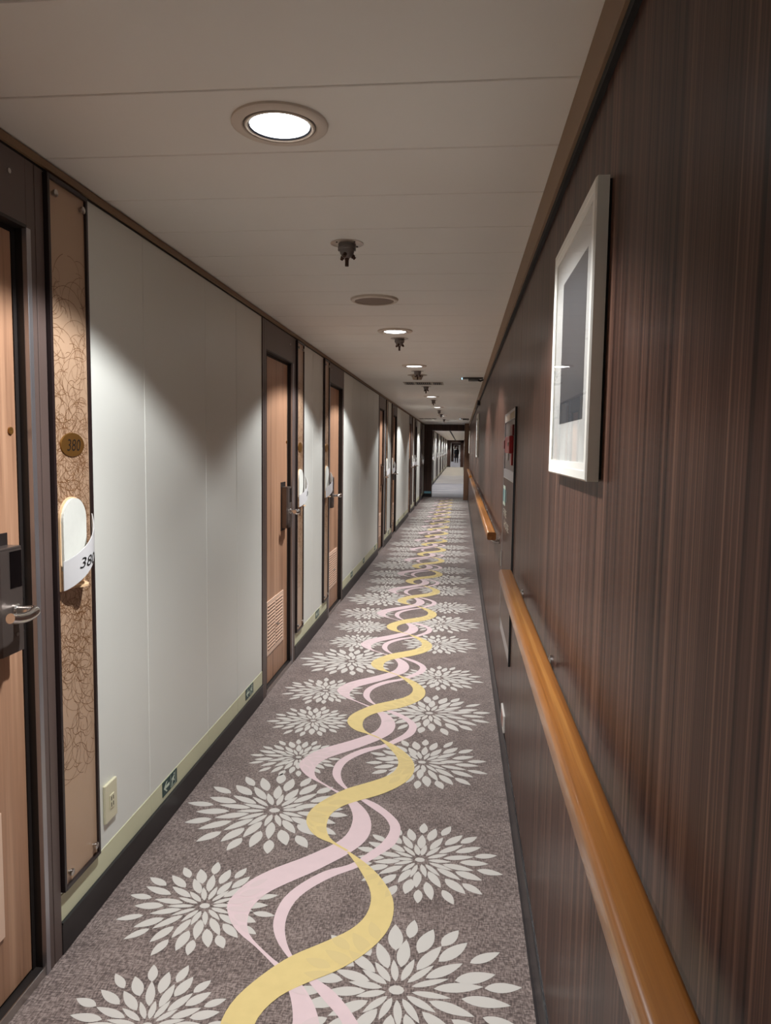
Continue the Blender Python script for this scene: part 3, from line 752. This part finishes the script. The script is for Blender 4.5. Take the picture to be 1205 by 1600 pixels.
# ------------------------------------------------------------------ handrails
def rail(y0, y1, ys, lb):
    xc, zc, a, b, r = .1805, .923, .0245, .0215, .010
    e = empty('handrail', (xc, y0, zc)); tag(e, lb, 'handrail', 'oak handrails on the dark wood wall')
    sec = []
    for cx, cz, q in ((a-r, b-r, 0), (-a+r, b-r, pi/2), (-a+r, -b+r, pi), (a-r, -b+r, 1.5*pi)):
        sec += [(cx+r*cos(q+pi/2*i/5), cz+r*sin(q+pi/2*i/5)) for i in range(6)]
    n = len(sec); L = y1-y0; vs = []
    rows = [(.94, 0), (1, .004), (1, L-.004), (.94, L)]
    for s, yy in rows: vs += [(x*s, yy, z*s) for x, z in sec]
    fs = [list(range(n)), [3*n+i for i in range(n)]]+[(k*n+i, k*n+(i+1) % n, (k+1)*n+(i+1) % n, (k+1)*n+i) for k in range(3) for i in range(n)]
    MB().add(vs, fs, 0, True).build('rail', 'oak', e)
    MB().add([(x*1.01, yy, z*1.01) for yy in (-.003, .012) for x, z in sec], [list(range(n)), [n+i for i in range(n)]]+[(i, (i+1) % n, n+(i+1) % n, n+i) for i in range(n)], 0, True).build('end_cap', 'oak', e)
    for y in ys:
        d = y-y0; wx = XR-xc
        m = MB(); m.lathe([(.020, wx), (.020, wx-.004), (.012, wx-.007)], (0, d, -.036), 'x', 20)
        q = [(wx-.004, d, -.036), (wx-.018, d, -.040), (wx-.034, d, -.037), (.004, d, -.030), (0, d, -.018)]
        m.tube([v[:] for v in smooth_line(q, 4)], .0068, 12); m.box(-.012, .012, d-.02, d+.02, -.0245, -.0205, 0, .001)
        m.build('bracket', 'steel', e)
rail(-2.6, 2.80, [-1.9, -1.1, -.35, .42, 1.76, 2.59], 'nearest long oak handrail, ending by the fire cabinet')
rail(4.06, 11.9, [4.16, 5.2, 6.15, 7.2, 8.3, 9.4, 10.4, 11.4], 'second oak handrail, beginning past the fire cabinet')
rail(12.9, 17.4, [13.1, 14.4, 15.7, 17.0], 'far short oak handrail near the first portal')

# ------------------------------------------------------------------ framed pictures
def picture(y0, y1, z0, z1, lb, lip=.030, art=None):
    e = empty('framed_picture', (XR, (y0+y1)/2, (z0+z1)/2)); tag(e, lb, 'picture', 'white framed pictures on the wood wall')
    a, b = (y1-y0)/2, (z1-z0)/2; D = -.0262
    m = MB()
    # moulded frame: outer side, front lip, inner step
    prof = [(a, b, -.0045), (a, b, D+.003), (a-.003, b-.003, D), (a-lip*.55, b-lip*.55, D), (a-lip*.60, b-lip*.60, D+.0012), (a-lip, b-lip, D+.0016), (a-lip, b-lip, D+.010)]
    vs = []
    for p, q, x in prof: vs += [(x, -p, -q), (x, p, -q), (x, p, q), (x, -p, q)]
    fs = [(k*4+i, k*4+(i+1) % 4, (k+1)*4+(i+1) % 4, (k+1)*4+i) for k in range(len(prof)-1) for i in range(4)]+[(0, 1, 2, 3)]
    m.add(vs, fs); m.build('frame', 'frame_white', e)
    MB().box(-.0050, 0, -a+.004, a-.004, -b+.004, b-.004).build('shade_backing', 'black_and_gap_shade', e)  # black box: shade of the gap behind the frame put into colour
    MB().box(D+.0052, D+.008, -a+.012, a-.012, -b+.012, b-.012).build('mount', 'mat_board', e)
    p0, p1, q0, q1 = art or (-a+.085, a-.085, -b+.10, b-.09)
    MB().box(D+.0047, D+.0053, p0, p1, q0, q1).build('print', 'print', e)
    MB().box(D+.0020, D+.0028, -a+lip*.9, a-lip*.9, -b+lip*.9, b-lip*.9).build('glass', 'pane_glass', e)
    return e
yc, zc = (1.223+1.725)/2, (1.35+1.835)/2
picture(1.223, 1.725, 1.35, 1.835, 'large white framed picture with dark print on the wood wall at right', art=(1.305-yc, 1.60-yc, 1.456-zc, 1.747-zc))
picture(9.42, 9.95, 1.30, 1.86, 'second white framed picture, seen edge-on down the wood wall')
picture(18.2, 18.75, 1.30, 1.86, 'farthest white framed picture by the first portal')
e = empty('wall_box', (XR, 9.32, 2.0)); tag(e, 'small dark box high on the wood wall above the second picture', 'box')
MB().box(-.035, 0, 0, .10, -.045, .018, 0, .002).build('housing', 'unit_dark', e)
MB().box(-.030, -.020, .10, 2.0, .010, .018).build('conduit', 'unit_dark', e)

# ------------------------------------------------------------------ fire cabinet in the right wall
e = empty('fire_cabinet', (XR, 3.09, 0)); tag(e, 'fire cabinet with red alarm box, set in the wood wall between the handrails', 'fire cabinet')
L = .71; z0, z1 = .48, 1.578
m = MB(); t = .012
m.box(-.008, 0, 0, t, z0, z1, 0, .001); m.box(-.008, 0, L-t, L, z0, z1, 0, .001); m.box(-.008, 0, t, L-t, z1-t, z1); m.box(-.006, 0, t, L-t, z0, z0+.055); m.box(-.007, 0, t, L-t, 1.262, 1.306); m.box(-.0075, 0, t, L-t, 1.535, z1-t)
m.build('frame', 'steel_edge', e)
MB().box(-.0085, 0, -.005, 0, z0-.002, z1+.002).build('edge_seal', 'black_and_gap_shade', e)
MB().box(-.0082, -.0065, t, L-t, 1.262, 1.2655).build('shelf_edge', 'steel', e)
MB().box(-.0025, -.0005, t, L-t, 1.306, 1.535).build('back_panel', 'taupe', e)
m = MB(); m.box(-.022, -.0025, .13, .42, 1.385, 1.462, 0, .004); ab = m.build('alarm_box', 'red', e)
MB().box(-.026, -.022, .42, .55, 1.405, 1.445, 0, .002).build('flap', 'red_dark', ab)
MB().lathe([(.008, -.0215), (.008, -.026), (0, -.027)], (0, .16, 1.425), 'x', 14).build('button', 'steel', ab)
MB().box(-.012, -.0025, .10, .20, 1.462, 1.51, 0, .003).build('bell', 'red_dark', e)
MB().box(-.010, -.0025, .14, .20, 1.333, 1.385, 0, .002).build('pull_handle', 'red', e)
MB().box(-.009, -.0025, .42, .46, 1.352, 1.385, 0, .002).build('clip', 'steel', e)
MB().box(-.0082, -.0072, .04, .30, 1.538, 1.566).build('olive_label', 'label_olive', e)
MB().box(-.0082, -.0072, .36, .67, 1.538, 1.566).build('pale_label', 'label_pale', e)
dr = MB().box(-.006, 0, t, L-t, z0+.055, 1.262, 0, .001).build('door', 'wood_dark', e)
sg = MB().box(-.0072, -.0058, .52, .69, 1.125, 1.222).build('notice', 'sign_teal', dr)
m = MB(); m.box(-.0076, -.0071, .52, .69, 1.205, 1.222); m.box(-.0076, -.0071, .52, .69, 1.125, 1.140); m.box(-.0076, -.0071, .565, .60, 1.14, 1.205); m.build('notice_band', 'sign_white', sg)
MB().box(-.0072, -.0058, .40, .48, 1.150, 1.205).build('side_label', 'unit_grey', dr)
def wall_text(body, y, z, size, parent, kx=1.0):
    vs, fs = text_verts(body, size)
    MB().add([(-.0068, y-v.x*kx, z+v.y) for v in vs], fs).build('lettering', 'letter_white', parent)
wall_text('FIRE', .66, 1.074, .050, dr, 2.7); wall_text('HOSE', .58, 1.022, .050, dr, 2.7)
MB().tube([(-.008, L-.006, .80), (-.008, L-.006, .88)], .006, 10).build('hinge', 'steel', e)

e = empty('wall_socket', (XR, 3.28, 0)); tag(e, 'white and red socket low on the dark wood wall by the carpet', 'socket')
MB().box(-.009, 0, 0, .18, .108, .188, 0, .002).build('cover_plate', 'socket_white', e)
MB().box(-.0105, -.008, .04, .14, .122, .174, 0, .001).build('insert', 'socket_red', e)

# ------------------------------------------------------------------ person far down the passage
def skin_obj(name, verts, edges, mt, parent=None, sub=2):
    me = bpy.data.meshes.new(name); me.from_pydata([v[:3] for v in verts], edges, [])
    o = bpy.data.objects.new(name, me); COL.objects.link(o)
    if parent: o.parent = parent
    sk = o.modifiers.new('skin', 'SKIN'); sk.use_smooth_shade = True
    sv = me.skin_vertices[0].data if me.skin_vertices else None
    if sv is None:
        me.attributes  # layer is created with the modifier
        bm = bmesh.new(); bm.from_mesh(me); bm.verts.layers.skin.verify(); bm.to_mesh(me); bm.free(); sv = me.skin_vertices[0].data
    for i, v in enumerate(verts): sv[i].radius = (v[3], v[4] if len(v) > 4 else v[3])
    sv[0].use_root = True
    ss = o.modifiers.new('sub', 'SUBSURF'); ss.levels = sub; ss.render_levels = sub
    me.materials.append(MATS[mt]); return o
def person(x, y):
    e = empty('person', (x, y, 0)); tag(e, 'person in dark clothes standing at the far end of the passage', 'person'); e.rotation_euler = (0, 0, pi+.15)
    V = [(0, 0, .88, .13, .09), (0, 0, 1.02, .12, .085), (0, .01, 1.18, .14, .09), (0, 0, 1.33, .13, .08), (0, 0, 1.41, .05, .05), (0, -.01, 1.48, .062, .07), (0, -.012, 1.55, .078, .092), (0, -.008, 1.60, .062, .075)]
    E = [(i, i+1) for i in range(7)]
    def chain(start, pts):
        p = start
        for q in pts: V.append(q); E.append((p, len(V)-1)); p = len(V)-1
        return p
    for s, st in ((-1, .05), (1, -.06)):
        h = chain(3, [(s*.17, 0, 1.32, .05), (s*.21, .02, 1.08, .04), (s*.215, -.03, .87, .028), (s*.215, -.045, .80, .030, .018)])
        for k in range(4): chain(h, [(s*(.215+(k-1.5)*.0), -.06+.019*k, .755, .0085), (s*.205, -.062+.019*k, .712+.006*abs(k-1.5), .0075)])
        chain(h, [(s*.195, -.075, .775, .009), (s*.185, -.085, .745, .008)])
        chain(0, [(s*.09, 0, .80, .085), (s*.10, st*.6-.02, .48, .055), (s*.10, st+.02, .10, .038), (s*.10, st-.02, .035, .034), (s*.105, st-.13, .025, .03, .02)])
    chain(6, [(0, -.105, 1.535, .014), (0, -.118, 1.525, .010)])
    for s in (-1, 1): chain(6, [(s*.078, .012, 1.545, .018), (s*.088, .022, 1.55, .014)])
    skin_obj('body', V, E, 'skin', e)
    skin_obj('jacket', [(0, 0, .70, .20, .14), (0, 0, 1.0, .175, .125), (0, .01, 1.18, .165, .115), (0, 0, 1.34, .15, .105), (0, .01, 1.46, .085, .085), (-.18, 0, 1.315, .066), (-.212, .02, 1.08, .055), (-.216, -.025, .89, .042), (.18, 0, 1.315, .066), (.212, .02, 1.08, .055), (.216, -.025, .89, .042)],
             [(0, 1), (1, 2), (2, 3), (3, 4), (3, 5), (5, 6), (6, 7), (3, 8), (8, 9), (9, 10)], 'cloth_dark', e)
    skin_obj('trousers', [(0, 0, .98, .15, .11), (-.09, 0, .80, .10), (-.10, .01, .48, .072), (-.10, .065, .09, .058), (.09, 0, .80, .10), (.10, -.055, .48, .072), (.10, -.045, .09, .058)], [(0, 1), (1, 2), (2, 3), (0, 4), (4, 5), (5, 6)], 'cloth_navy', e)
    skin_obj('hair', [(0, .045, 1.45, .060, .035), (0, .040, 1.52, .088, .065), (0, .025, 1.59, .095, .088), (0, .005, 1.645, .070, .078)], [(0, 1), (1, 2), (2, 3)], 'hair', e)
    for s, st in ((-1, .05), (1, -.06)):
        skin_obj('shoe', [(s*.10, st+.05, .045, .048, .045), (s*.103, st-.04, .04, .046, .04), (s*.106, st-.15, .03, .042, .03)], [(0, 1), (1, 2)], 'shoe', e)
person(-.43, 76)
